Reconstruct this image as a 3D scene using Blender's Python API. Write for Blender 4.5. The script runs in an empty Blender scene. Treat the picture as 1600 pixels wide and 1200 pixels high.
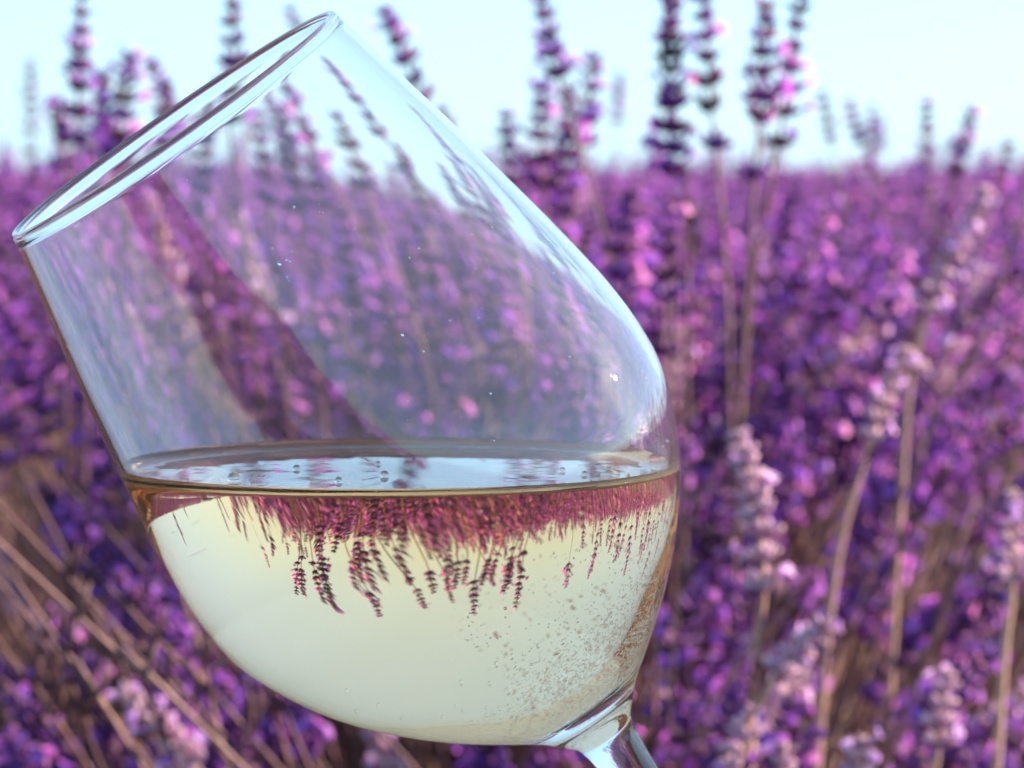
import bpy, bmesh, math, random
from mathutils import Vector, Matrix, Quaternion, noise
R = math.radians
rng = random.Random(7)
S = bpy.context.scene
COL = S.collection

# ------------------------------------------------------------------ camera
CAM_Z = 0.75
PITCH = -4.055
F_PX = 4584.0                       # focal length in pixels of the 1600 px wide photograph
cam_d = bpy.data.cameras.new("camera")
cam = bpy.data.objects.new("camera", cam_d)
COL.objects.link(cam)
cam.location = (0, 0, CAM_Z)
cam.rotation_euler = (R(90 + PITCH), 0, 0)
cam_d.sensor_width = 36
cam_d.lens = 36 * F_PX / 1600
cam_d.clip_start = 0.02
cam_d.clip_end = 20000
cam_d.dof.use_dof = True
cam_d.dof.focus_distance = 0.43
cam_d.dof.aperture_fstop = 34
S.camera = cam

# ------------------------------------------------------------------ light
SUN_AZ, SUN_EL = 68.0, 21.0         # azimuth clockwise from the view direction (+Y)
w = bpy.data.worlds.new("World")
S.world = w
w.use_nodes = True
nt = w.node_tree
sky = nt.nodes.new("ShaderNodeTexSky")
sky.sky_type = 'NISHITA'
sky.sun_disc = False
sky.sun_elevation = R(SUN_EL)
sky.sun_rotation = R(SUN_AZ)
sky.air_density = 1.0
sky.dust_density = 0.7
sky.ozone_density = 4.0
bg = nt.nodes["Background"]
bg.inputs["Strength"].default_value = 0.092
tint = nt.nodes.new("ShaderNodeMix"); tint.data_type = 'RGBA'; tint.blend_type = 'MULTIPLY'
tint.inputs["Factor"].default_value = 1.0
tint.inputs[7].default_value = (.47, .62, .86, 1)
nt.links.new(sky.outputs[0], tint.inputs[6])
pale_mix = nt.nodes.new("ShaderNodeMix"); pale_mix.data_type = 'RGBA'      # even pale cyan added to the whole sky to brighten and cool it
pale_mix.inputs["Factor"].default_value = .55
pale_mix.inputs[7].default_value = (2.36, 3.5, 3.95, 1)
nt.links.new(tint.outputs[2], pale_mix.inputs[6])
nt.links.new(pale_mix.outputs[2], bg.inputs[0])
sd = bpy.data.lights.new("sun", 'SUN')
sd.energy = 5.0
sd.angle = R(0.6)
sd.color = (1.0, 0.77, 0.62)
sun = bpy.data.objects.new("sun", sd)
COL.objects.link(sun)
sv = Vector((math.sin(R(SUN_AZ)) * math.cos(R(SUN_EL)), math.cos(R(SUN_AZ)) * math.cos(R(SUN_EL)), math.sin(R(SUN_EL))))
sun.rotation_euler = sv.to_track_quat('Z', 'Y').to_euler()

S.render.engine = 'CYCLES'
S.view_settings.view_transform = 'Standard'
S.view_settings.look = 'None'
S.view_settings.exposure = 2.1
S.view_settings.gamma = 1.0
S.view_settings.use_curve_mapping = False
c = S.cycles
c.max_bounces = 28
c.transmission_bounces = 24
c.glossy_bounces = 8
c.diffuse_bounces = 3
c.transparent_max_bounces = 24
c.volume_bounces = 0
c.caustics_reflective = False
c.caustics_refractive = True
c.sample_clamp_indirect = 8
c.use_denoising = True
try:
    c.denoiser = 'OPENIMAGEDENOISE'
except Exception:
    pass

# ------------------------------------------------------------------ helpers
CM = cam.rotation_euler.to_matrix()
def P(px, py, dist):
    """world point seen at pixel px, py of the 1600x1200 photograph, dist metres in front of the camera"""
    return Vector((0, 0, CAM_Z)) + CM @ Vector(((px - 800) / F_PX * dist, (600 - py) / F_PX * dist, -dist))

def tag(o, label=None, cat=None, group=None, kind=None):
    if label: o['label'] = label
    if cat: o['category'] = cat
    if group: o['group'] = group
    if kind: o['kind'] = kind
    return o

def link(name, data, parent=None, loc=None):
    o = bpy.data.objects.new(name, data)
    COL.objects.link(o)
    if parent is not None: o.parent = parent
    if loc is not None: o.location = loc
    return o

def new_mat(name):
    m = bpy.data.materials.new(name)
    m.use_nodes = True
    m.node_tree.nodes.clear()
    return m, m.node_tree

def N(nt, t, **kw):
    n = nt.nodes.new(t)
    for k, v in kw.items():
        if k in n.inputs: n.inputs[k].default_value = v
        else: setattr(n, k, v)
    return n

def ramp(nt, fac, stops):
    r = nt.nodes.new("ShaderNodeValToRGB")
    el = r.color_ramp.elements
    while len(el) > 1: el.remove(el[-1])
    el[0].position = stops[0][0]; el[0].color = (*stops[0][1], 1)
    for p, cc in stops[1:]:
        e = el.new(p); e.color = (*cc, 1)
    nt.links.new(fac, r.inputs[0])
    return r

def plant_mat(name, stops, nscale, transl, rough=0.7, amp=0.6):
    """diffuse + translucent petal or stem, hue differing from object to object and along it"""
    m, nt = new_mat(name)
    oi = N(nt, "ShaderNodeObjectInfo")
    tc = N(nt, "ShaderNodeNewGeometry")
    ns = N(nt, "ShaderNodeTexNoise", Scale=nscale, Detail=2.0)
    nt.links.new(tc.outputs["Position"], ns.inputs["Vector"])
    a = N(nt, "ShaderNodeMath", operation='MULTIPLY'); a.inputs[1].default_value = 1 - amp
    nt.links.new(oi.outputs["Random"], a.inputs[0])
    mr = N(nt, "ShaderNodeMapRange"); mr.inputs[1].default_value = .3; mr.inputs[2].default_value = .7
    nt.links.new(ns.outputs[0], mr.inputs[0])
    b = N(nt, "ShaderNodeMath", operation='MULTIPLY_ADD'); b.inputs[1].default_value = amp
    nt.links.new(mr.outputs[0], b.inputs[0]); nt.links.new(a.outputs[0], b.inputs[2])
    cr = ramp(nt, b.outputs[0], stops)
    pr = N(nt, "ShaderNodeBsdfPrincipled", Roughness=rough)
    nt.links.new(cr.outputs[0], pr.inputs["Base Color"])
    tr = N(nt, "ShaderNodeBsdfTranslucent")
    nt.links.new(cr.outputs[0], tr.inputs[0])
    mx = N(nt, "ShaderNodeMixShader"); mx.inputs[0].default_value = transl
    nt.links.new(pr.outputs[0], mx.inputs[1]); nt.links.new(tr.outputs[0], mx.inputs[2])
    out = N(nt, "ShaderNodeOutputMaterial")
    nt.links.new(mx.outputs[0], out.inputs[0])
    return m

M_CALYX = plant_mat("lavender_calyx", [(0, (.035, .01, .032)), (.22, (.09, .026, .095)), (.42, (.25, .06, .28)), (.6, (.13, .045, .33)), (.76, (.36, .10, .40)), (.88, (.18, .06, .06)), (1, (.42, .16, .30))], 60, .35, amp=.45)
M_PETAL = plant_mat("lavender_petal", [(0, (.18, .10, .58)), (.35, (.34, .11, .60)), (.7, (.58, .15, .60)), (1, (.76, .30, .56))], 70, .5)
M_STEM = plant_mat("lavender_stem", [(0, (.07, .03, .04)), (.4, (.13, .055, .07)), (.7, (.19, .095, .065)), (1, (.30, .15, .16))], 30, .15)
M_PALE = plant_mat("pale_calyx", [(0, (.36, .22, .36)), (.5, (.60, .40, .52)), (1, (.74, .55, .62))], 160, .4)
M_PALEP = plant_mat("pale_petal", [(0, (.42, .25, .70)), (.5, (.66, .40, .80)), (1, (.82, .60, .80))], 160, .5)
M_DRY = plant_mat("dry_stem", [(0, (.34, .22, .16)), (.5, (.50, .33, .24)), (1, (.58, .42, .28))], 20, .15)

M_TAN = plant_mat("tan_stem", [(0, (.16, .085, .09)), (.5, (.25, .14, .13)), (1, (.34, .21, .17))], 25, .15)
M_LEAF = plant_mat("narrow_leaf", [(0, (.035, .035, .022)), (.5, (.07, .075, .04)), (1, (.13, .10, .07))], 30, .3)

# ------------------------------------------------------------------ mesh pieces
class MB:
    def __init__(s): s.v = []; s.f = []; s.m = []
    def tube(s, pts, rad, n, mat, cap=True):
        b0 = len(s.v)
        prev = None
        for i, p in enumerate(pts):
            t = (pts[min(i + 1, len(pts) - 1)] - pts[max(i - 1, 0)])
            if t.length < 1e-9: t = Vector((0, 0, 1))
            t.normalize()
            if prev is None:
                prev = t.orthogonal().normalized()
            else:
                prev = (prev - t * prev.dot(t)).normalized()
            q = t.cross(prev)
            for k in range(n):
                a = 2 * math.pi * k / n
                s.v.append(p + (prev * math.cos(a) + q * math.sin(a)) * rad[i])
        for i in range(len(pts) - 1):
            for k in range(n):
                a = b0 + i * n + k; b = b0 + i * n + (k + 1) % n
                s.f.append((a, b, b + n, a + n)); s.m.append(mat)
        if cap:
            s.f.append(tuple(b0 + k for k in range(n))[::-1]); s.m.append(mat)
            e = b0 + (len(pts) - 1) * n
            s.f.append(tuple(e + k for k in range(n))); s.m.append(mat)
    def quad(s, a, b, c_, d, mat):
        b0 = len(s.v); s.v += [a, b, c_, d]; s.f.append((b0, b0 + 1, b0 + 2, b0 + 3)); s.m.append(mat)
    def mesh(s, name, mats, smooth=True):
        me = bpy.data.meshes.new(name)
        me.from_pydata([tuple(x) for x in s.v], [], s.f)
        for m in mats: me.materials.append(m)
        me.polygons.foreach_set("material_index", s.m)
        if smooth: me.polygons.foreach_set("use_smooth", [True] * len(s.f))
        me.update()
        return me

def frame(d):
    d = d.normalized(); a = d.orthogonal().normalized(); return d, a, d.cross(a)

def add_corolla(mb, p, d, sc, r, mat, petals=5):
    """small two lipped flower: a tube opening into unequal lobes"""
    d, a, b = frame(d)
    q = p + d * .0028 * sc
    mb.tube([p, q], [.0006 * sc, .0010 * sc], 4, mat, cap=False)
    off = r.random() * 6.28
    for k in range(petals):
        an = off + k * 2 * math.pi / petals
        o = a * math.cos(an) + b * math.sin(an)
        t = d.cross(o)
        L = r.uniform(.0022, .0036) * sc
        W = r.uniform(.0010, .0015) * sc
        tip = q + o * L + d * r.uniform(-.0006, .0014) * sc
        mid = q + o * L * .6 + d * .0007 * sc
        mb.quad(q, mid + t * W, tip, mid - t * W, mat)

def add_whorl(mb, c0, up, size, r, ns=6, rings=4, ncal=8, flow=2, cal=1, pet=2):
    """ring of calyces that stand out and up from the stem, some with open flowers"""
    up, a, b = frame(up)
    off = r.random() * 6.28
    for k in range(ncal):
        an = off + k * 2 * math.pi / ncal + r.uniform(-.25, .25)
        o = a * math.cos(an) + b * math.sin(an)
        el = R(r.uniform(12, 58))
        d = o * math.cos(el) + up * math.sin(el)
        L = size * r.uniform(.85, 1.2)
        p = c0 + o * size * .10 + up * size * r.uniform(-.08, .1)
        W = size * r.uniform(.19, .25)
        prof = {4: ((0, .35), (.35, 1), (.75, .95), (1, .45)), 3: ((0, .4), (.5, 1), (1, .45))}[rings]
        pts = [p + d * L * t + up * size * .18 * t * t for t, _ in prof]
        mb.tube(pts, [W * w_ for _, w_ in prof], ns, cal)
        if r.random() < flow / ncal:
            add_corolla(mb, pts[-1], (d + up * .2), size / .0055, r, pet)
    for k in range(2):                                  # bracts under the ring
        an = off + k * math.pi + .4
        o = a * math.cos(an) + b * math.sin(an); t = up.cross(o)
        p = c0 - up * size * .12
        mb.quad(p, p + o * size * .5 + t * size * .25 + up * size * .1, p + o * size * .95 + up * size * .45,
                p + o * size * .5 - t * size * .25 + up * size * .1, cal)

WH = []
for i in range(10):
    r_ = random.Random(100 + i)
    mb = MB()
    add_whorl(mb, Vector((0, 0, 0)), Vector((0, 0, 1)), .0072, r_, ncal=r_.choice((7, 8, 9, 10)), flow=(.2, .9, 2.2)[i % 3], cal=0, pet=1)
    WH.append(mb)
WH_DARK = [m.mesh("whorl", [M_CALYX, M_PETAL]) for m in WH]
WHP = []
for i in range(10):
    r_ = random.Random(150 + i)
    mb = MB()
    add_whorl(mb, Vector((0, 0, 0)), Vector((0, 0, 1)), .0066, r_, ncal=11, flow=(.2, .8, 1.4)[i % 3], cal=0, pet=1)
    WHP.append(mb)
WH_PALE = [m.mesh("whorl", [M_PALE, M_PALEP]) for m in WHP]

def bez(a, c_, b, t):
    return a * (1 - t) ** 2 + c_ * 2 * t * (1 - t) + b * t * t

def head_steps(L, r, gap0=.0088):
    """distances of the rings below the tip, tighter towards the tip"""
    out = []; d = .0035
    while d < L:
        out.append(d)
        d += gap0 * (.62 + .5 * min(1, d / (L * .7))) * r.uniform(.85, 1.2)
    if r.random() < .5: out.append(L + r.uniform(.008, .02))
    return out

def make_spike(tip, base, L, r, pale=False, bend=.0, size=1.0, whorls=True, rad=.00085, gap=.0088):
    """a spike as Empty > stem, whorl ... (or stem, flower_head)"""
    root = link("lavender_spike", None, loc=base)
    root.empty_display_size = .01
    T = tip - base
    side = Vector((r.uniform(-1, 1), r.uniform(-1, 1), 0))
    ctrl = Vector((T.x * .35, T.y * .35, T.z * .6)) + side * bend
    n = 14
    pts = [bez(Vector((0, 0, 0)), ctrl, T, i / n) for i in range(n + 1)]
    rs = [rad * (1.5 - .9 * i / n) for i in range(n + 1)]
    mb = MB(); mb.tube(pts, rs, 6, 0)
    link("stem", mb.mesh("stem", [M_DRY if pale else M_STEM]), root)
    Ltot = sum((pts[i + 1] - pts[i]).length for i in range(n))
    def at(d):
        t = max(0, 1 - d / Ltot)
        for _ in range(3):
            pass
        p = bez(Vector((0, 0, 0)), ctrl, T, t)
        dd = (bez(Vector((0, 0, 0)), ctrl, T, min(1, t + .01)) - bez(Vector((0, 0, 0)), ctrl, T, t - .01)).normalized()
        return p, dd
    steps = head_steps(L, r, gap)
    if whorls:
        for j, d in enumerate(steps):
            p, dd = at(d)
            f = min(1, .45 + .65 * (d / L) ** .6) * size
            o = link("whorl", (WH_PALE if pale else WH_DARK)[r.randrange(10)], root)
            q = dd.to_track_quat('Z', 'Y') @ Quaternion((0, 0, 1), r.random() * 6.28) 
            tilt = Quaternion((r.uniform(-1, 1), r.uniform(-1, 1), 0), R(r.uniform(0, 14)))
            o.matrix_local = Matrix.LocRotScale(p, tilt @ q, Vector((f, f, f * r.uniform(.9, 1.15))))
    else:
        mb = MB()
        for d in steps:
            p, dd = at(d)
            add_whorl(mb, p, dd, .0060 * min(1, .45 + .65 * (d / L) ** .6) * size, r, ns=4, rings=3, ncal=7, flow=1.6, cal=0, pet=1)
        link("flower_head", mb.mesh("flower_head", [M_PALE, M_PALEP] if pale else [M_CALYX, M_PETAL]), root)
    return root

# ------------------------------------------------------------------ setting: ground, hills
def soil():
    m, nt = new_mat("dry_soil")
    tc = N(nt, "ShaderNodeNewGeometry")
    ns = N(nt, "ShaderNodeTexNoise", Scale=9.0, Detail=8.0)
    nt.links.new(tc.outputs["Position"], ns.inputs["Vector"])
    cr = ramp(nt, ns.outputs[0], [(.3, (.015, .009, .011)), (.55, (.035, .02, .02)), (.75, (.08, .045, .04))])
    pr = N(nt, "ShaderNodeBsdfPrincipled", Roughness=.95)
    nt.links.new(cr.outputs[0], pr.inputs["Base Color"])
    bp = N(nt, "ShaderNodeBump", Strength=.6, Distance=.03)
    nt.links.new(ns.outputs[0], bp.inputs["Height"]); nt.links.new(bp.outputs[0], pr.inputs["Normal"])
    out = N(nt, "ShaderNodeOutputMaterial"); nt.links.new(pr.outputs[0], out.inputs[0])
    return m
gm = MB()
G = 6000
gm.quad(Vector((-G, -G, 0)), Vector((G, -G, 0)), Vector((G, G, 0)), Vector((-G, G, 0)), 0)
tag(link("ground", gm.mesh("ground", [soil()], False)), "dry brown soil under the lavender", kind='structure')

def hills():
    m, nt = new_mat("hazed_woodland")
    tc = N(nt, "ShaderNodeNewGeometry")
    ns = N(nt, "ShaderNodeTexNoise", Scale=.02, Detail=6.0)
    nt.links.new(tc.outputs["Position"], ns.inputs["Vector"])
    cr = ramp(nt, ns.outputs[0], [(.3, (.05, .055, .09)), (.7, (.10, .085, .15))])  # bluish distance haze put into the woodland colour
    pr = N(nt, "ShaderNodeBsdfPrincipled", Roughness=1.0)
    nt.links.new(cr.outputs[0], pr.inputs["Base Color"])
    out = N(nt, "ShaderNodeOutputMaterial"); nt.links.new(pr.outputs[0], out.inputs[0])
    mb = MB(); n = 240; rings = 5
    for i in range(n):
        a = 2 * math.pi * i / n
        d = Vector((math.cos(a), math.sin(a), 0))
        for k in range(rings):
            t = k / (rings - 1)
            h = 14 * (.5 + .8 * abs(noise.noise(d * 3.1)) + .4 * noise.noise(d * 9)) * math.sin(t * math.pi * .5)
            mb.v.append(d * (2600 + 900 * t) + Vector((0, 0, -1 + max(0, h))))
    for i in range(n):
        for k in range(rings - 1):
            a = i * rings + k; b = ((i + 1) % n) * rings + k
            mb.f.append((a, b, b + 1, a + 1)); mb.m.append(0)
    tag(link("hills", mb.mesh("hills", [m])), "low dark wooded rise on the horizon", kind='structure')
hills()

# distant field: beyond where plants are built one by one the rows close into a purple carpet
def carpet():
    m, nt = new_mat("lavender_rows")
    tc = N(nt, "ShaderNodeNewGeometry")
    ns = N(nt, "ShaderNodeTexNoise", Scale=3.0, Detail=6.0)
    nt.links.new(tc.outputs["Position"], ns.inputs["Vector"])
    cr = ramp(nt, ns.outputs[0], [(.3, (.10, .05, .14)), (.5, (.24, .11, .36)), (.7, (.38, .18, .5))])
    pr = N(nt, "ShaderNodeBsdfPrincipled", Roughness=.9)
    nt.links.new(cr.outputs[0], pr.inputs["Base Color"])
    out = N(nt, "ShaderNodeOutputMaterial"); nt.links.new(pr.outputs[0], out.inputs[0])
    mb = MB(); n = 360
    radii = [26, 27]
    while radii[-1] < 1500: radii.append(radii[-1] * 1.05 + .3)
    for i in range(n):
        a = 2 * math.pi * i / n
        for k, rr in enumerate(radii):
            z = 0 if k == 0 else .62 + .07 * noise.noise(Vector((math.cos(a) * rr * 1.7, math.sin(a) * rr * 1.7, 0)))
            if k == len(radii) - 1: z = 0
            mb.v.append(Vector((math.cos(a) * rr, math.sin(a) * rr, z)))
    K = len(radii)
    for i in range(n):
        for k in range(K - 1):
            a = i * K + k; b = ((i + 1) % n) * K + k
            mb.f.append((a, b, b + 1, a + 1)); mb.m.append(0)
    tag(link("lavender_field", mb.mesh("lavender_field", [m])), "far lavender rows merging into a purple carpet", "field", kind='stuff')
carpet()

# ------------------------------------------------------------------ lavender mass (uncountable): spikes instanced on points
def proto(i, pale=False):
    """one whole spike, base at the origin, 1 unit of stem = .62 m, curving outwards along +X"""
    r = random.Random(500 + i)
    H = .62
    T = Vector((r.uniform(.0, .07), r.uniform(-.02, .02), H))
    ctrl = Vector((0, 0, H * .6))
    pts = [bez(Vector((0, 0, 0)), ctrl, T, k / 7) for k in range(8)]
    mb = MB()
    mb.tube(pts, [.0012 - .0007 * k / 7 for k in range(8)], 4, 0)
    L = r.uniform(.045, .085)
    for d in head_steps(L, r, .0102):
        t = 1 - d / H
        add_whorl(mb, bez(Vector((0, 0, 0)), ctrl, T, t), Vector((T.x, 0, H)), .0076 * min(1, .5 + .6 * d / L), r, ns=4, rings=3,
                  ncal=6, flow=r.choice((.3, 1.0, 2.2)), cal=1, pet=2)
    me = mb.mesh("spike", [M_DRY, M_PALE, M_PALEP] if pale else [M_STEM, M_CALYX, M_PETAL])
    return bpy.data.objects.new("spike", me)
def clump(i):
    """a tuft of crossing spikes for the middle distance"""
    r = random.Random(900 + i)
    mb = MB()
    for q in range(26):
        a = r.random() * 6.28; lean = r.uniform(0, .75)
        d = Vector((math.cos(a) * math.sin(lean), math.sin(a) * math.sin(lean), math.cos(lean)))
        b = Vector((r.uniform(-.1, .1), r.uniform(-.1, .1), 0)); L = r.uniform(.52, .64)
        mb.tube([b, b + d * L], [.0014, .0008], 3, 0, cap=False)
        h = r.uniform(.04, .07)
        for k in range(5):
            add_whorl(mb, b + d * (L - h * k / 4.5), d, .0072, r, ns=3, rings=3, ncal=4, flow=1, cal=1, pet=2)
    return bpy.data.objects.new("tuft", mb.mesh("tuft", [M_STEM, M_CALYX, M_PETAL]))
pc = bpy.data.collections.new("spike_kinds")
for i in range(10):
    o = proto(i, pale=(i == 9)); o.name = "kind_%02d" % i; pc.objects.link(o)
for i in range(3):                                      # bare stalks with a few narrow leaves
    r_ = random.Random(40 + i); mb = MB()
    T = Vector((r_.uniform(-.05, .08), 0, .58))
    pts = [bez(Vector((0, 0, 0)), Vector((0, 0, .35)), T, k / 7) for k in range(8)]
    mb.tube(pts, [.0021 - .0013 * k / 7 for k in range(8)], 5, 0)
    for k in range(1, 6):
        a = r_.random() * 6.28; d = Vector((math.cos(a) * .5, math.sin(a) * .5, 1))
        mb.tube([pts[k], pts[k] + d * .014, pts[k] + d * .03 + Vector((0, 0, -.002))], [.0005, .0012, .0002], 3, 1)
    pc.objects.link(bpy.data.objects.new("kind_%02d" % (10 + i), mb.mesh("stalk", [M_TAN if i == 0 else M_STEM, M_LEAF])))
cc = bpy.data.collections.new("tuft_kinds")
for i in range(5):
    o = clump(i); o.name = "kind_%02d" % i; cc.objects.link(o)

def scatter(name, coll, pts, label):
    """pts: (location, euler, scale, index)"""
    me = bpy.data.meshes.new(name)
    me.from_pydata([tuple(p[0]) for p in pts], [], [])
    a = me.attributes.new("rot", 'FLOAT_VECTOR', 'POINT'); a.data.foreach_set("vector", [x for p in pts for x in p[1]])
    a = me.attributes.new("scl", 'FLOAT', 'POINT'); a.data.foreach_set("value", [p[2] for p in pts])
    a = me.attributes.new("kin", 'INT', 'POINT'); a.data.foreach_set("value", [p[3] for p in pts])
    o = link(name, me)
    g = bpy.data.node_groups.new(name, 'GeometryNodeTree')
    g.interface.new_socket("Geometry", in_out='INPUT', socket_type='NodeSocketGeometry')
    g.interface.new_socket("Geometry", in_out='OUTPUT', socket_type='NodeSocketGeometry')
    gi = g.nodes.new("NodeGroupInput"); go = g.nodes.new("NodeGroupOutput")
    ip = g.nodes.new("GeometryNodeInstanceOnPoints")
    ci = g.nodes.new("GeometryNodeCollectionInfo")
    ci.inputs["Collection"].default_value = coll
    ci.inputs["Separate Children"].default_value = True
    ci.inputs["Reset Children"].default_value = True
    def attr(nm, dt):
        n = g.nodes.new("GeometryNodeInputNamedAttribute"); n.data_type = dt
        n.inputs["Name"].default_value = nm
        return [s for s in n.outputs if s.enabled and s.name == "Attribute"][0]
    g.links.new(gi.outputs[0], ip.inputs["Points"])
    g.links.new(ci.outputs[0], ip.inputs["Instance"])
    ip.inputs["Pick Instance"].default_value = True
    g.links.new(attr("kin", 'INT'), ip.inputs["Instance Index"])
    e2r = g.nodes.new("FunctionNodeEulerToRotation")
    g.links.new(attr("rot", 'FLOAT_VECTOR'), e2r.inputs[0])
    g.links.new(e2r.outputs[0], ip.inputs["Rotation"])
    g.links.new(attr("scl", 'FLOAT'), ip.inputs["Scale"])
    g.links.new(ip.outputs[0], go.inputs[0])
    md = o.modifiers.new("scatter", 'NODES'); md.node_group = g
    tag(o, label, "lavender", kind='stuff')
    return o

def spike_on_bush(cx, cy, r, hmul, spread=.95, zmax=None):
    """random stem of a bush at cx, cy: returns base, euler, scale"""
    a = r.random() * 2 * math.pi
    lean = abs(r.gauss(0, .34)) * spread
    lean = min(lean, 1.05)
    br = .10 * r.random() ** .5
    base = Vector((cx + math.cos(a) * br, cy + math.sin(a) * br, 0))
    s = hmul * r.uniform(.84, 1.07) * (r.uniform(1.05, 1.2) if r.random() < .07 else 1) * (1 + .06 * math.cos(lean))
    q = Quaternion((0, 0, 1), a) @ Quaternion((0, 1, 0), lean)
    return base, q.to_euler(), s

near, mid = [], []
r = random.Random(11)
# rows run across the view; every plant a fan of stems
for j in range(-14, 32):
    for i in range(-30, 31):
        x = i * .62 + r.uniform(-.12, .12); y = 1.75 + j * .85 + r.uniform(-.1, .1)
        d = math.hypot(x, y)
        if y < 2.35 and abs(x) < .75: continue
        if d < 1.15 or (y < .9 and d < 1.6): continue
        if d > 24: continue
        ang = abs(math.atan2(x, y))
        front = ang < R(14)
        if d < 5 and ang < R(75):
            n = 76 if d < 3 else 130
            for k in range(n):
                b, e, s = spike_on_bush(x, y, r, 1.13)
                tipx = b + (e.to_matrix() @ Vector((0, 0, .62 * s)))
                if Vector((tipx.x, tipx.y)).length < .85: continue
                near.append((b, e, s, 9 if r.random() < .06 else r.randrange(9)))
            for k in range(240 if d < 3 else 60):
                b, e, s = spike_on_bush(x, y, r, 1.0, 1.35)
                near.append((b, e, s, 10 + r.randrange(3)))
        elif d < 24:
            for k in range(6 if d < 12 else 4):
                mid.append((Vector((x + r.uniform(-.2, .2), y + r.uniform(-.2, .2), 0)), (0, 0, r.random() * 6.28), r.uniform(1.04, 1.32), r.randrange(5)))
# the plant straight ahead: one broad fan of stems, upright in the middle and splayed at its flanks
for k in range(1250):
    a = r.random() * 6.283; lean = min(1.0, abs(r.gauss(0, .46)))
    if k <= 560 and math.sin(a) < -.1 and lean > .25 and r.random() < .8: continue
    if k > 560: lean = min(1.15, abs(r.gauss(0, .6)))
    b = Vector((math.cos(a) * .09 * r.random(), 1.62 + math.sin(a) * .12 * r.random(), 0))
    q = Quaternion((0, 0, 1), a) @ Quaternion((0, 1, 0), lean)
    s_ = r.uniform(.92, 1.16) * (1 + .05 * math.cos(lean)) * (.92 if k > 560 else 1)
    tipp = b + q @ Vector((0, 0, .62 * s_))
    if Vector((tipp.x, tipp.y)).length < .9: continue
    near.append((b, tuple(q.to_euler()), s_, (10 + r.randrange(3)) if k > 560 else (9 if r.random() < .08 else r.randrange(9))))
for k in range(240):                                    # its taller neighbours behind
    x = r.uniform(-.8, .8); a = r.random() * 6.283
    near.append((Vector((x, r.uniform(1.9, 2.5), 0)), (r.uniform(-.25, .2), r.uniform(-.2, .2) + x * .3, r.random() * .5), r.uniform(1.0, 1.2), r.randrange(9)))
for k in range(70):                                     # tall bolting spikes either side of the view
    az = R(r.choice((-1, 1)) * r.uniform(11.5, 48)); D = r.uniform(1.15, 1.9)
    top = CAM_Z + D * math.tan(R(abs(r.gauss(0, 2.6)) + .3))
    near.append((Vector((math.sin(az) * D, math.cos(az) * D, 0)), (r.uniform(-.05, .05), r.uniform(-.06, .04), r.random() * 6.28), top / .62, r.randrange(9)))
scatter("lavender_plants", pc, near, "dense mass of purple lavender spikes behind the wine glass")
scatter("lavender_bushes", cc, mid, "rows of purple lavender bushes further off")

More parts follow.
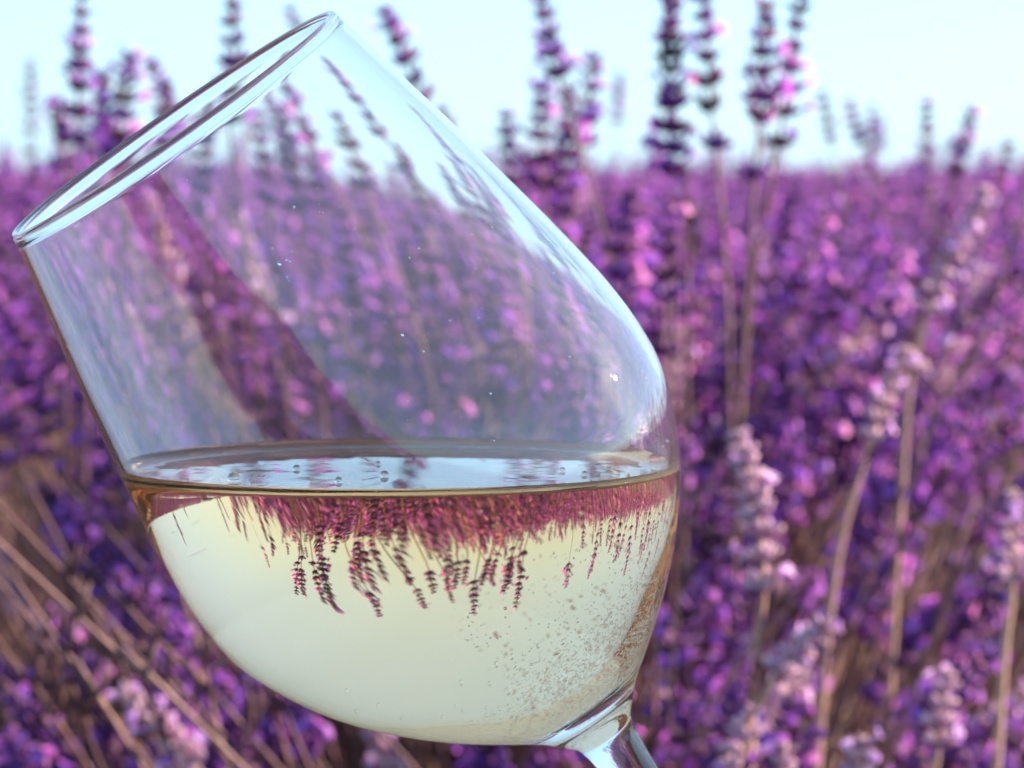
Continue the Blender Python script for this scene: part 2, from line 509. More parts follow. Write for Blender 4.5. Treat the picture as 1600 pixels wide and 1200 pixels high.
# ------------------------------------------------------------------ single spikes one can point at
HERO = [
 # tip px,py  foot-of-head px,py  D   pale size  label
 ((128, -12), (118, 262), 1.50, 0, 1.05, "tall purple lavender spike left of the glass rim, leftmost of those against the sky"),
 ((203, 84), (182, 262), 1.55, 0, 1.0, "dark purple lavender spike just above the left half of the glass rim, second from left"),
 ((232, 92), (298, 240), 1.7, 0, .8, "slender lavender spike curving right above the glass rim"),
 ((362, -22), (372, 190), 1.50, 0, 1.05, "dense purple lavender spike rising over the middle of the glass rim"),
 ((160, 112), (168, 280), 1.62, 0, 1.05, "dense dark lavender spike between the leftmost tall one and the second from left"),
 ((92, 150), (100, 285), 1.7, 0, .9, "short lavender spike close left of the leftmost tall one"),
 ((262, 128), (250, 270), 1.66, 0, .95, "lavender spike half hidden by the rim, under the slender curving one"),
 ((815, 232), (822, 330), 1.7, 0, .9, "low violet lavender spike touching the shoulder of the glass on the horizon"),
 ((452, 8), (520, 210), 1.65, 0, .85, "lavender spike with its thin tip beside the top of the glass rim"),
 ((598, 12), (664, 160), 1.55, 0, 1.0, "lavender spike leaning left above the right shoulder of the glass"),
 ((792, 176), (800, 300), 1.60, 0, .9, "short blunt lavender spike just right of the glass shoulder"),
 ((842, -25), (880, 150), 1.50, 0, 1.0, "tall lavender spike with spaced cups right of the glass shoulder"),
 ((846, 132), (850, 330), 1.55, 0, 1.05, "thick violet lavender spike under the tall one right of the glass shoulder"),
 ((890, 130), (880, 340), 1.58, 0, 1.0, "lavender spike between the thick violet one and the slim one right of the glass"),
 ((930, 86), (908, 260), 1.60, 0, .9, "slim lavender spike with a pointed tip, right of the thick violet one"),
 ((1048, -30), (1050, 272), 1.45, 0, 1.05, "very tall lavender spike with dark cups left of the centre right pair"),
 ((1098, -30), (1112, 176), 1.50, 0, 1.0, "lavender spike with bright purple cups close right of the very tall one"),
 ((1198, 4), (1184, 225), 1.45, 0, 1.05, "lavender spike on a straight brown stem, left one of the pair at upper right"),
 ((1252, -15), (1222, 190), 1.47, 0, 1.0, "lavender spike with widely spaced flat cups, right one of the pair at upper right"),
 ((1286, 142), (1302, 240), 2.3, 0, .75, "thin far lavender spike leaning left against the sky at upper right"),
 ((1326, 156), (1346, 225), 2.4, 0, .8, "thin far lavender spike, left of two close together against the sky"),
 ((1362, 162), (1362, 240), 2.4, 0, .7, "thin far lavender spike, right of two close together against the sky"),
 ((1448, 158), (1450, 250), 2.3, 0, .9, "straight far lavender spike against the sky near the right edge"),
 ((1518, 172), (1486, 300), 1.9, 0, .95, "lavender spike leaning right above the horizon near the right edge"),
 ((1578, 222), (1560, 290), 2.1, 0, .8, "small lavender spike above the horizon at the right edge"),
 ((1545, 290), (1440, 520), 1.35, 1, .85, "long pale pink lavender spike leaning right in the right part of the field"),
 ((1420, 540), (1360, 690), 1.25, 1, .8, "pale pink lavender spike below the long leaning one"),
 ((1152, 672), (1192, 880), 1.08, 1, 1.0, "pale pink drying lavender spike on a tan stem right of the wine"),
 ((1292, 968), (1196, 1085), 1.06, 1, .85, "pale pink lavender spike leaning right, beside the tan stem at lower right"),
 ((1480, 1045), (1462, 1190), 1.1, 1, .9, "upright pale lilac lavender spike at the lower right"),
 ((1345, 1150), (1330, 1290), 1.06, 1, .9, "pale lavender spike just entering at the bottom, right of the stem"),
 ((1228, 1160), (1205, 1290), 1.06, 1, .8, "small lilac lavender tip at the bottom between two tan stems"),
 ((1584, 765), (1580, 930), 1.12, 1, .8, "lilac lavender spike cut by the right edge"),
 ((1138, 1160), (1140, 1290), 1.06, 1, .8, "small lilac lavender tip at the bottom just right of the glass stem"),
 ((1046, 300), (1040, 480), 1.35, 0, 1.0, "bright magenta lavender spike below the horizon right of the glass"),
 ((985, 300), (950, 470), 1.45, 0, 1.0, "reddish purple lavender spike touching the outline of the glass shoulder"),
 # behind the glass
 ((470, 150), (480, 330), 1.50, 0, 1.0, "lavender spike seen through the upper glass, left of the slim one"),
 ((505, 165), (520, 320), 1.60, 0, .9, "slim lavender spike seen through the upper middle of the glass"),
 ((575, 140), (610, 300), 1.50, 0, 1.05, "lavender spike seen through the glass with dark dense cups"),
 ((690, 165), (720, 330), 1.62, 0, .85, "lavender spike seen through the right shoulder of the glass"),
 ((425, 160), (430, 330), 1.55, 0, .95, "lavender spike seen through the glass under the rim"),
 ((330, 150), (320, 330), 1.5, 0, .95, "lavender spike seen through the mouth of the glass"),
 ((60, 250), (45, 330), 2.0, 0, .8, "small lavender spike at the left edge on the horizon"),
]
STEMS = {"pale pink drying lavender spike on a tan stem right of the wine": (1172, 1180),
         "pale pink lavender spike leaning right, beside the tan stem at lower right": (1150, 1290),
         "lilac lavender spike cut by the right edge": (1560, 1150),
         "long pale pink lavender spike leaning right in the right part of the field": (1405, 820),
         "pale pink lavender spike below the long leaning one": (1290, 1020)}
r = random.Random(5)
for (tx, ty), (hx, hy), D, pale, size, label in HERO:
    D *= .87
    tip = P(tx, ty, D); foot = P(hx, hy, D + r.uniform(-.01, .01))
    L = (tip - foot).length
    d = (tip - foot).normalized()
    # the stem keeps most of the head's direction, then straightens towards its plant
    down = foot - d * .12
    if label in STEMS: down = P(*STEMS[label], D + .02)
    base = Vector((down.x + (down.x - foot.x) * 1.0, down.y + .12 + r.uniform(-.05, .05), 0))
    root = link("lavender_spike", None, loc=base)
    tag(root, label, "lavender", "lavender spikes that can be told apart")
    # smooth path: base -> down -> foot -> tip
    ks = [Vector((0, 0, 0)), (down - base) * .5 + Vector((0, 0, .03)), down - base, foot - base, tip - base]
    path = []
    for i in range(len(ks) - 1):
        p0 = ks[max(0, i - 1)]; p1 = ks[i]; p2 = ks[i + 1]; p3 = ks[min(len(ks) - 1, i + 2)]
        for k in range(8):
            t = k / 8
            path.append(.5 * ((2 * p1) + (p2 - p0) * t + (2 * p0 - 5 * p1 + 4 * p2 - p3) * t * t + (3 * p1 - p0 - 3 * p2 + p3) * t ** 3))
    path.append(ks[-1])
    mb = MB(); nn = len(path) - 1
    mb.tube(path, [(.0016 if pale else .0012) * (1.25 - .75 * i / nn) for i in range(nn + 1)], 7, 0)
    link("stem", mb.mesh("stem", [M_DRY if pale else M_STEM]), root)
    T = tip - base
    for dd_ in head_steps(L, r, .0062 if pale else .0084 * (.9 + .3 * r.random())):
        # walk down the path from the tip
        acc = 0; pos = path[-1]; dr = (path[-1] - path[-2]).normalized()
        for i in range(nn, 0, -1):
            seg = (path[i - 1] - path[i]).length
            if acc + seg >= dd_:
                pos = path[i].lerp(path[i - 1], (dd_ - acc) / seg); dr = (path[i] - path[i - 1]).normalized(); break
            acc += seg
        f = min(1, .5 + .6 * (dd_ / L) ** .6) * size * r.uniform(.9, 1.12)
        o = link("whorl", (WH_PALE if pale else WH_DARK)[r.randrange(10)], root)
        q = dr.to_track_quat('Z', 'Y') @ Quaternion((0, 0, 1), r.random() * 6.28)
        tilt = Quaternion((r.uniform(-1, 1), r.uniform(-1, 1), 0), R(r.uniform(0, 12)))
        o.matrix_local = Matrix.LocRotScale(pos, tilt @ q, Vector((f, f, f * .92)))

# further single spikes: the ones that stand nearest in the mass
r = random.Random(21)
cnt = 0
while cnt < 230:
    px = r.uniform(-40, 1640); py = 300 + 900 * r.random() ** 1.25
    D = 1.65 - .63 * (py - 300) / 900 + r.uniform(-.10, .13)
    inside = (px - 600) ** 2 / 400 ** 2 + (py - 650) ** 2 / 430 ** 2 < 1
    if inside and r.random() < .75: continue
    tip = P(px, py, D)
    lean = (px - 760) / 800 * r.uniform(.4, .85) + r.gauss(0, .10)
    base = Vector((tip.x - lean * tip.z * .75, tip.y + r.uniform(.05, .3), 0))
    L = r.uniform(.035, .07)
    pale = r.random() < (.06 if px < 600 else .05)
    root = make_spike(tip, base, L, r, pale=pale, bend=.03, size=r.uniform(.85, 1.05), whorls=(D < 1.5))
    zone = "behind the glass" if inside else ("left of the glass" if px < 600 else "right of the glass")
    zone += ", just under the horizon" if py < 480 else (", halfway down" if py < 850 else ", near the bottom edge")
    tag(root, "%s lavender spike %s" % ("pale drying" if pale else "blurred purple", zone),
        "lavender", "%s lavender spikes %s" % ("pale" if pale else "purple", zone))
    cnt += 1

# long dry flowerless stems crossing at the lower left and right
DRY = [((-30, 820), (440, 1260), .98, "long tan dry stem slanting down across the lower left corner"),
       ((20, 900), (260, 1260), 1.0, "tan dry stem below the long one in the lower left corner"),
       ((230, 760), (370, 1260), 1.05, "dry stem passing close under the left side of the bowl"),
       ((385, 1060), (375, 1260), 1.05, "short upright dry stem under the bowl"),
       ((1600, 330), (1400, 800), 1.3, "thin tan stem leaning right through the right part of the field"),
       ((1075, 420), (1040, 1240), 1.2, "pale green stem rising beside the right side of the bowl"),
       ((1076, 278), (1072, 520), 1.4, "cut pale stem with a flat top under the very tall spike"),
       ((1600, 640), (1420, 1100), 1.15, "tan stem leaning right near the right edge")]
r = random.Random(77)
for k in range(26):
    x0 = r.uniform(-60, 420); y0 = r.uniform(700, 1060)
    sl = r.uniform(.35, 1.0) if x0 < 250 else r.uniform(.0, .5)
    DRY.append(((x0, y0), (x0 + sl * (1260 - y0), 1260), r.uniform(1.0, 1.35), "fine blurred reddish dry stem at the lower left, leaning left"))
for k in range(11):
    x0 = r.uniform(1120, 1640); y0 = r.uniform(560, 1000)
    sl = r.uniform(.15, .7)
    DRY.append(((x0, y0), (x0 - sl * (1260 - y0), 1260), r.uniform(1.05, 1.4), "fine blurred reddish dry stem at the lower right, leaning right"))
for (ax, ay), (bx, by), D, lab in DRY:
    D *= .87
    a = P(ax, ay, D); b = P(bx, by, D + .05)
    d = (b - a)
    k = b.z / max(.05, -d.z) if d.z < 0 else 1
    base = b + d * k + Vector((-.06 * d.x / d.length, 0, 0))
    base.z = 0
    T = [Vector((0, 0, 0)), b - base, (a + b) / 2 - base + Vector((.003, 0, -.003)), a - base]
    path = []
    for i in range(3):
        p0 = T[max(0, i - 1)]; p1 = T[i]; p2 = T[i + 1]; p3 = T[min(3, i + 2)]
        for k_ in range(8):
            t = k_ / 8
            path.append(.5 * ((2 * p1) + (p2 - p0) * t + (2 * p0 - 5 * p1 + 4 * p2 - p3) * t * t + (3 * p1 - p0 - 3 * p2 + p3) * t ** 3))
    path.append(T[-1])
    mb = MB(); fine = lab.startswith('fine')
    mb.tube(path, [(.0009 if fine else .0010) - (.0004 if fine else .0005) * i / 24 for i in range(25)], 7, 0)
    # leaf nodes on the stalk, so it is not a bare pipe
    for i in (14, 19):
        mb.tube([path[i], path[i] + Vector((.002, -.002, .006)), path[i] + Vector((.004, -.003, .011))], [.0009, .0011, .0002], 4, 0)
    o = link("dry_stem", mb.mesh("dry_stem", [M_STEM if fine else M_TAN]), None, base)
    tag(o, lab, "stem", lab.replace('stem', 'stems').split(',')[0] if fine else "dry flowerless stems")

# ------------------------------------------------------------------ wine glass
DG = 0.456                       # distance of the bowl
SC = 98 * DG / F_PX            # profile centimetres -> metres
TILT = R(11.7)
ux = Vector((.5702, -.8212, 0)).normalized()
axis_c = (ux * math.cos(TILT) + Vector((0, 0, -math.sin(TILT))))      # mouth -> foot, camera frame
v_c = Vector((.8212, .5702, 0)).normalized()
w_c = v_c.cross(axis_c).normalized()
# glass frame: x = v, z = -axis (towards the mouth)
Rg = CM @ Matrix((v_c, (-axis_c).cross(v_c), -axis_c)).transposed()
org = P(271.4, 193.4, DG - .012)
MG = Matrix.Translation(org) @ Rg.to_4x4()

outer = [(0.0, 3.03), (1.2, 3.30), (2.5, 3.588), (3.4, 3.76), (4.3, 3.934), (5.2, 4.093), (6.0, 4.20),
         (6.8, 4.232), (7.5, 4.164), (8.2, 3.92), (9.0, 3.509), (9.85, 2.87), (10.6, 2.147), (11.15, 1.50), (11.6, .96), (12.0, .59)]
stem_p = [(12.0, .59), (12.08, .53), (12.25, .48), (12.6, .43), (13.2, .385), (14.5, .355), (17.0, .36), (19.0, .42), (19.8, .52)]
foot_p = [(19.8, .52), (20.2, .78), (20.45, 1.4), (20.6, 2.4), (20.75, 3.5), (20.83, 3.62), (20.9, 3.55), (20.93, 2.4), (20.9, 1.0), (20.9, .001)]
inner_tail = [(9.05, 3.335), (9.85, 2.71), (10.55, 2.00), (10.9, 1.60), (11.10, 1.25), (11.19, .85), (11.22, .4), (11.23, .001)]

def smooth_profile(p, m=6):
    out = []
    for i in range(len(p) - 1):
        p0 = p[max(0, i - 1)]; p1 = p[i]; p2 = p[i + 1]; p3 = p[min(len(p) - 1, i + 2)]
        # centripetal-like tangents scaled by the segment so uneven spacing does not overshoot
        def tan(a, b, c_):
            d1 = math.hypot(b[0] - a[0], b[1] - a[1]) or 1e-6; d2 = math.hypot(c_[0] - b[0], c_[1] - b[1]) or 1e-6
            return tuple(((b[q] - a[q]) / d1 * d2 + (c_[q] - b[q]) / d2 * d1) / (d1 + d2) for q in (0, 1))
        L = math.hypot(p2[0] - p1[0], p2[1] - p1[1])
        t1 = tan(p0, p1, p2) if i > 0 else ((p2[0] - p1[0]) / L, (p2[1] - p1[1]) / L)
        t2 = tan(p1, p2, p3) if i < len(p) - 2 else ((p2[0] - p1[0]) / L, (p2[1] - p1[1]) / L)
        mm = max(2, min(m, int(L / .06) + 2))
        for k in range(mm):
            t = k / mm
            h = (2 * t ** 3 - 3 * t * t + 1, t ** 3 - 2 * t * t + t, -2 * t ** 3 + 3 * t * t, t ** 3 - t * t)
            out.append(tuple(h[0] * p1[q] + h[1] * L * t1[q] + h[2] * p2[q] + h[3] * L * t2[q] for q in (0, 1)))
    out.append(p[-1])
    return out

def revolve(bm, prof, n=192, flip=False):
    rows = []
    for s_, r_ in prof:
        z = -s_ * SC
        if r_ < .01:
            rows.append([bm.verts.new((0, 0, z))])
        else:
            rows.append([bm.verts.new((math.cos(2 * math.pi * k / n) * r_ * SC, math.sin(2 * math.pi * k / n) * r_ * SC, z)) for k in range(n)])
    fs = []
    for a, b in zip(rows, rows[1:]):
        for k in range(n):
            k2 = (k + 1) % n
            if len(b) == 1: q = (a[k], a[k2], b[0])
            elif len(a) == 1: q = (a[0], b[k2], b[k])
            else: q = (a[k], a[k2], b[k2], b[k])
            f = bm.faces.new(q[::-1] if not flip else q)
            f.smooth = True
            fs.append(f)
    return rows, fs

def glass_mat(name, ior, haze_specks=0.0, bump=0.0):
    m, nt = new_mat(name)
    g = N(nt, "ShaderNodeBsdfGlass", IOR=ior, Roughness=0.0)
    g.inputs["Color"].default_value = (1, 1, 1, 1)
    out = N(nt, "ShaderNodeOutputMaterial")
    last = g.outputs[0]
    if haze_specks:  # milky sky reflection painted as a pale diffuse layer, plus dust specks
        tc = N(nt, "ShaderNodeTexCoord")
        n1 = N(nt, "ShaderNodeTexNoise", Scale=38.0, Detail=5.0, Roughness=.6)
        mp = N(nt, "ShaderNodeMapping"); mp.inputs["Scale"].default_value = (1, 1, .25)
        nt.links.new(tc.outputs["Object"], mp.inputs[0]); nt.links.new(mp.outputs[0], n1.inputs["Vector"])
        v1 = N(nt, "ShaderNodeTexVoronoi", Scale=700.0)
        nt.links.new(tc.outputs["Object"], v1.inputs["Vector"])
        dots = N(nt, "ShaderNodeMath", operation='LESS_THAN'); dots.inputs[1].default_value = .06
        nt.links.new(v1.outputs["Distance"], dots.inputs[0])
        n2 = N(nt, "ShaderNodeTexNoise", Scale=260.0)
        nt.links.new(tc.outputs["Object"], n2.inputs["Vector"])
        gate = N(nt, "ShaderNodeMath", operation='GREATER_THAN'); gate.inputs[1].default_value = .58
        nt.links.new(n2.outputs[0], gate.inputs[0])
        dd = N(nt, "ShaderNodeMath", operation='MULTIPLY'); nt.links.new(dots.outputs[0], dd.inputs[0]); nt.links.new(gate.outputs[0], dd.inputs[1])
        mr = N(nt, "ShaderNodeMapRange"); mr.inputs[1].default_value = .3; mr.inputs[2].default_value = .75
        mr.inputs[3].default_value = haze_specks * .35; mr.inputs[4].default_value = haze_specks * 1.8
        nt.links.new(n1.outputs[0], mr.inputs[0])
        ad = N(nt, "ShaderNodeMath", operation='MULTIPLY_ADD'); ad.inputs[1].default_value = .6
        nt.links.new(dd.outputs[0], ad.inputs[0]); nt.links.new(mr.outputs[0], ad.inputs[2])
        df = N(nt, "ShaderNodeBsdfDiffuse"); df.inputs[0].default_value = (.82, .82, .86, 1)
        tl = N(nt, "ShaderNodeBsdfTranslucent"); tl.inputs[0].default_value = (.82, .82, .86, 1)
        dm = N(nt, "ShaderNodeMixShader"); dm.inputs[0].default_value = .5
        nt.links.new(df.outputs[0], dm.inputs[1]); nt.links.new(tl.outputs[0], dm.inputs[2])
        mx = N(nt, "ShaderNodeMixShader")
        nt.links.new(ad.outputs[0], mx.inputs[0]); nt.links.new(last, mx.inputs[1]); nt.links.new(dm.outputs[0], mx.inputs[2])
        last = mx.outputs[0]
    if bump:
        tc = N(nt, "ShaderNodeTexCoord")
        nb = N(nt, "ShaderNodeTexNoise", Scale=45.0, Detail=1.5)
        nt.links.new(tc.outputs["Object"], nb.inputs["Vector"])
        bp = N(nt, "ShaderNodeBump", Strength=1.0, Distance=bump)
        nt.links.new(nb.outputs[0], bp.inputs["Height"]); nt.links.new(bp.outputs[0], g.inputs["Normal"])
    nt.links.new(last, out.inputs[0])
    return m
IOR_G, IOR_W = 1.56, 1.34
M_GLASS = glass_mat("clear_glass", IOR_G, haze_specks=.014, bump=.000015)
M_GIN = glass_mat("clear_glass_inside", IOR_G, bump=.000015)
M_GW = glass_mat("glass_against_wine", IOR_G / IOR_W)
M_GS = glass_mat("clear_glass_stem", IOR_G, bump=.00006)

# wine level: a horizontal plane through the point seen at the left end of the surface
LIFT = .0017
lev_pt = P(625, 738, DG)
Zw = lev_pt.z
MGi = MG.inverted()
pl_co = MGi @ Vector((lev_pt.x, lev_pt.y, Zw + LIFT))
pl_no = (MGi.to_3x3() @ Vector((0, 0, 1))).normalized()

root = link("wine_glass", None)
root.matrix_world = MG
tag(root, "clear tilted wine glass with golden white wine in front of the lavender", "wine glass")
bm = bmesh.new()
po = smooth_profile(outer)
pi = []                                     # inner wall: parallel to the outer one, thickening below the belly
for k in range(len(po) - 1):
    (s0, r0), (s1, r1) = po[k], po[k + 1]
    if s0 > 8.7: break
    L_ = math.hypot(s1 - s0, r1 - r0); th_ = .078 + .0018 * s0 + .006 * max(0, s0 - 6.5) ** 1.5
    pi.append((s0 + (r1 - r0) / L_ * th_, r0 - (s1 - s0) / L_ * th_))
pi += smooth_profile([pi[-1]] + inner_tail)[1:]
def densify(w):
    out = [w[0]]
    for a, b in zip(w, w[1:]):
        k = max(1, int((b[0] - a[0]) / .02)) if b[0] < .5 else 1
        out += [(a[0] + (b[0] - a[0]) * q / k, a[1] + (b[1] - a[1]) * q / k) for q in range(1, k + 1)]
    return out
bead = lambda x: .022 * math.exp(-((x - .05) / .075) ** 2)
po = [(s_, r_ + bead(s_)) for s_, r_ in densify(po)]
pi = [(s_, r_ - bead(s_)) for s_, r_ in densify(pi)]
t0_ = Vector((po[0][0], po[0][1])); t1_ = Vector((pi[0][0], pi[0][1])); mid_ = (t0_ + t1_) / 2; rad_ = (t0_ - t1_).length / 2
ph_ = math.atan2(t0_.y - mid_.y, t0_.x - mid_.x)
lip = [(mid_.x + rad_ * math.cos(ph_ + a), mid_.y + rad_ * math.sin(ph_ + a)) for a in [math.pi * k / 10 for k in range(1, 10)]]
if lip[4][0] > mid_.x: lip = [(mid_.x + rad_ * math.cos(ph_ - a), mid_.y + rad_ * math.sin(ph_ - a)) for a in [math.pi * k / 10 for k in range(1, 10)]]
def tight(w):                                # rings close to the lip keep its curvature out of the wall
    a, b = Vector(w[0]), Vector(w[1])
    return [w[0]] + [tuple(a.lerp(b, t)) for t in (.02, .06, .15, .4)] + w[1:]
po = lip[:5][::-1] + po                      # rounded fire-polished lip
pi = lip[4:] + pi
_, fo = revolve(bm, po, flip=False)
_, fi = revolve(bm, pi, flip=True)
bmesh.ops.remove_doubles(bm, verts=bm.verts, dist=1e-7)
inn = [f for f in fi if f.is_valid]
geom = list({e for f in inn for e in f.edges}) + list({v for f in inn for v in f.verts}) + inn
inn_set = set(inn)
for f in bm.faces: f.material_index = 0
for f in inn: f.material_index = 1
# cut the inner wall along the wine line
fl = [f for f in inn]
res = bmesh.ops.bisect_plane(bm, geom=geom, dist=1e-8, plane_co=pl_co, plane_no=pl_no, clear_outer=False, clear_inner=False)
for f in bm.faces:
    if f.material_index == 1 and (f.calc_center_median() - pl_co).dot(pl_no) < 0:
        f.material_index = 2
me = bpy.data.meshes.new("bowl"); bm.to_mesh(me); bm.free()
for m in (M_GLASS, M_GIN, M_GW): me.materials.append(m)
link("bowl", me, root)
bm = bmesh.new(); revolve(bm, smooth_profile(stem_p, 8)); me = bpy.data.meshes.new("stem"); bm.to_mesh(me); bm.free(); me.materials.append(M_GS)
link("stem", me, root)
bm = bmesh.new(); revolve(bm, smooth_profile(foot_p, 8)); me = bpy.data.meshes.new("foot"); bm.to_mesh(me); bm.free(); me.materials.append(M_GS)
link("foot", me, root)

# ---- wine
def wine_mat():
    m, nt = new_mat("white_wine")
    at = N(nt, "ShaderNodeAttribute", attribute_name="surface_mask")
    g = N(nt, "ShaderNodeBsdfGlass", IOR=IOR_W, Roughness=0.0)
    tr = N(nt, "ShaderNodeBsdfTransparent")
    mx = N(nt, "ShaderNodeMixShader")
    nt.links.new(at.outputs["Fac"], mx.inputs[0]); nt.links.new(tr.outputs[0], mx.inputs[1]); nt.links.new(g.outputs[0], mx.inputs[2])
    va = N(nt, "ShaderNodeVolumeAbsorption"); va.inputs["Color"].default_value = (1.0, .66, .17, 1); va.inputs["Density"].default_value = 17.0
    out = N(nt, "ShaderNodeOutputMaterial")
    nt.links.new(mx.outputs[0], out.inputs["Surface"]); nt.links.new(va.outputs[0], out.inputs["Volume"])
    return m
bm = bmesh.new()
WG = .006   # cm: the wine skin sits this far inside the glass surface
pw = [(s_ - (.006 if r_ < 1.3 and s_ > 5 else 0), max(.0, r_ - WG) if r_ > .01 else r_) for s_, r_ in pi if s_ > .3]
rows, _ = revolve(bm, pw)
bmesh.ops.bisect_plane(bm, geom=list(bm.verts) + list(bm.edges) + list(bm.faces), dist=1e-8, plane_co=pl_co, plane_no=pl_no, clear_outer=True)
be = [e for e in bm.edges if e.is_boundary]
# order the contour
loop = [be[0].verts[0]]; nxt = be[0].verts[1]; prev_e = be[0]
while nxt is not loop[0]:
    loop.append(nxt)
    e = [e for e in nxt.link_edges if e.is_boundary and e is not prev_e][0]
    prev_e = e; nxt = e.other_vert(nxt)
side_faces = list(bm.faces)
cen = sum((v.co for v in loop), Vector()) / len(loop)
down = -pl_no
dists = [0.0, .0002, .0005, .0009, .0014, .002, .003, .0045, .007, .012, .02]
rows = [loop]
for d in dists[1:]:
    row = []
    for v in loop:
        u_ = (cen - v.co); L = u_.length; u_.normalize()
        dep = LIFT * (1 - math.exp(-d / .0013))
        q_ = MG @ (v.co + u_ * min(d, L * .9))
        rip = .00007 * (noise.noise(Vector((q_.x * 90, q_.y * 90, 0))) + .5 * noise.noise(Vector((q_.x * 240, q_.y * 240, 3)))) * (1 - math.exp(-d / .002))
        row.append(bm.verts.new(v.co + u_ * min(d, L * .9) + down * (dep + rip)))
    rows.append(row)
cv = bm.verts.new(cen + down * LIFT)
top = []
for a, b in zip(rows, rows[1:]):
    for k in range(len(loop)):
        k2 = (k + 1) % len(loop)
        top.append(bm.faces.new((a[k], a[k2], b[k2], b[k])))
for k in range(len(loop)):
    top.append(bm.faces.new((rows[-1][k], rows[-1][(k + 1) % len(loop)], cv)))
bmesh.ops.recalc_face_normals(bm, faces=bm.faces)
for f in bm.faces: f.smooth = True
for e in be:
    if e.is_valid: e.smooth = False
me = bpy.data.meshes.new("wine")
bm.faces.index_update()
topi = {f.index for f in top}
bm.to_mesh(me); bm.free()
at = me.attributes.new("surface_mask", 'FLOAT', 'FACE')
at.data.foreach_set("value", [1.0 if i in topi else 0.0 for i in range(len(me.polygons))])
me.materials.append(wine_mat())
wine = link("wine", me); wine.matrix_world = MG
tag(wine, "pale golden white wine with a level surface inside the tilted glass", "wine")

# ---- bubbles
M_BUB = glass_mat("bubble_film", 1 / IOR_W)
def ico(sub):
    b = bmesh.new(); bmesh.ops.create_icosphere(b, subdivisions=sub, radius=1); vs = [v.co.copy() for v in b.verts]; fs = [tuple(v.index for v in f.verts) for f in b.faces]; b.free(); return vs, fs
IV, IF = ico(1)
mb = MB()
pin = [q_ for q_ in pi if q_[0] > 3 and q_[1] > .02]
def wall(s_):
    for a, b in zip(pin, pin[1:]):
        if a[0] <= s_ <= b[0]: 
            t = (s_ - a[0]) / max(1e-9, b[0] - a[0]); return a[1] + (b[1] - a[1]) * t
    return pin[-1][1]
r = random.Random(3)
made = 0
while made < 14000:
    # denser towards the bottom of the bowl and its right flank
    s_ = 11.15 - abs(r.gauss(0, 1.1 if r.random() < .7 else 2.4))
    th = r.uniform(0, 2 * math.pi)
    if s_ < 5.0: continue
    rr = wall(s_)
    keep = (.25 + .75 * (.5 + .5 * math.cos(th))) * (1 if s_ > 9.6 else .45)
    if r.random() > keep or (math.cos(th) < -.2 and s_ < 9.9): continue
    br = abs(r.gauss(0, .00005)) + .00008 + (.00012 if r.random() < .03 else 0)
    p = Vector((math.cos(th) * (rr * SC - br * 1.6), math.sin(th) * (rr * SC - br * 1.6), -s_ * SC))
    if (p - pl_co).dot(pl_no) > -.004: continue
    b0 = len(mb.v)
    mb.v += [p + v_ * br for v_ in IV]; mb.f += [tuple(b0 + q_ for q_ in f) for f in IF]; mb.m += [0] * len(IF)
    made += 1
o = link("bubbles", mb.mesh("bubbles", [M_BUB])); o.matrix_world = MG
tag(o, "fine bubbles clinging to the inside of the glass under the wine", "bubbles", kind='stuff')
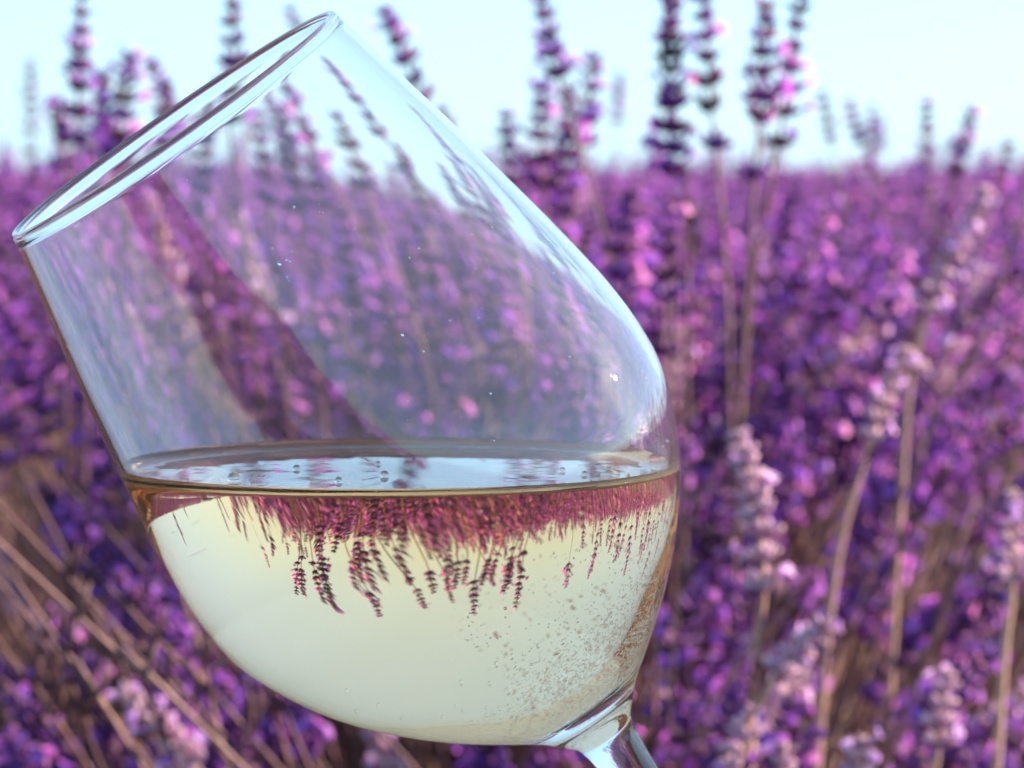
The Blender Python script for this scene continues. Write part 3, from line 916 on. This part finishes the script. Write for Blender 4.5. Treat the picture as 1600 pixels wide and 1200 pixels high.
# small drops left on the wall where the wine washed over it
M_DROP = glass_mat("wine_drop", IOR_W)
mb = MB()
IV2, IF2 = ico(2)
for k in range(60):
    th = R(r.choice((-40, -28, -65, 20)) + r.gauss(0, 9)); s_ = r.uniform(1.5, 8.5)
    rr = wall(max(3.01, s_)) if s_ > 3.01 else 2.95 + (s_ / 3.01) * (wall(3.02) - 2.95)
    br = abs(r.gauss(0, .00010)) + .00006
    p = Vector((math.cos(th) * rr * SC, math.sin(th) * rr * SC, -s_ * SC))
    if (p - pl_co).dot(pl_no) < .003: continue
    b0 = len(mb.v)
    mb.v += [p + Vector((v_.x * br, v_.y * br, v_.z * br * 1.5)) for v_ in IV2]; mb.f += [tuple(b0 + q_ for q_ in f) for f in IF2]; mb.m += [0] * len(IF2)
o = link("droplets", mb.mesh("droplets", [M_DROP])); o.matrix_world = MG
tag(o, "fine droplets left on the inner wall above the wine", "droplets", kind='stuff')
IV3, IF3 = ico(3)
mbs = MB(); mbs.v = list(IV3); mbs.f = list(IF3); mbs.m = [0] * len(IF3)
BM = mbs.mesh("bubble", [M_BUB])
for (px, py, rad) in [(562, 1010, .42), (604, 1030, .40), (571, 1058, .5), (633, 1058, .38), (688, 1056, .4), (707, 994, .38), (752, 977, .4), (780, 985, .42), (787, 1000, .36),
                      (752, 1027, .42), (717, 1068, .4), (748, 1050, .38), (818, 976, .38), (836, 952, .4), (873, 942, .36), (897, 962, .4), (820, 990, .3), (705, 1053, .34), (905, 905, .3), (930, 880, .3)]:
    o = link("bubble", BM)
    p = P(px, py, DG + r.uniform(-.012, .0))
    o.matrix_world = Matrix.LocRotScale(p, None, Vector((rad * .0006, rad * .0006, rad * .0012)))
    tag(o, "tiny elongated bubble rising through the clear lower wine", "bubble", "bubbles rising through the wine")
M_FILM = glass_mat("surface_bubble", 1.33)
BM2 = mbs.mesh("surface_bubble", [M_FILM])
for (px, dy, rad, lab) in [(364, -.012, 1.0, "largest round bubble floating near the left of the wine surface"), (462, .004, .6, "small bubble floating on the wine left of the middle pair"),
                       (528, -.014, .6, "small bubble near the front edge of the wine surface"), (600, -.006, .7, "bubble floating near the middle of the wine surface"),
                       (590, .012, .45, "tiny bubble at the back of the wine surface"), (880, .0, .55, "bubble floating in the right half of the wine surface"),
                       (915, -.006, .5, "bubble near the right end of the wine surface")]:
    y = lev_pt.y + dy
    x = (px - 800) / F_PX * y
    o = link("surface_bubble", BM2)
    o.matrix_world = Matrix.LocRotScale(Vector((x, y, Zw + rad * .0003)), None, Vector((.001 * rad,) * 3))
    tag(o, lab, "bubble", "bubbles floating on the wine")
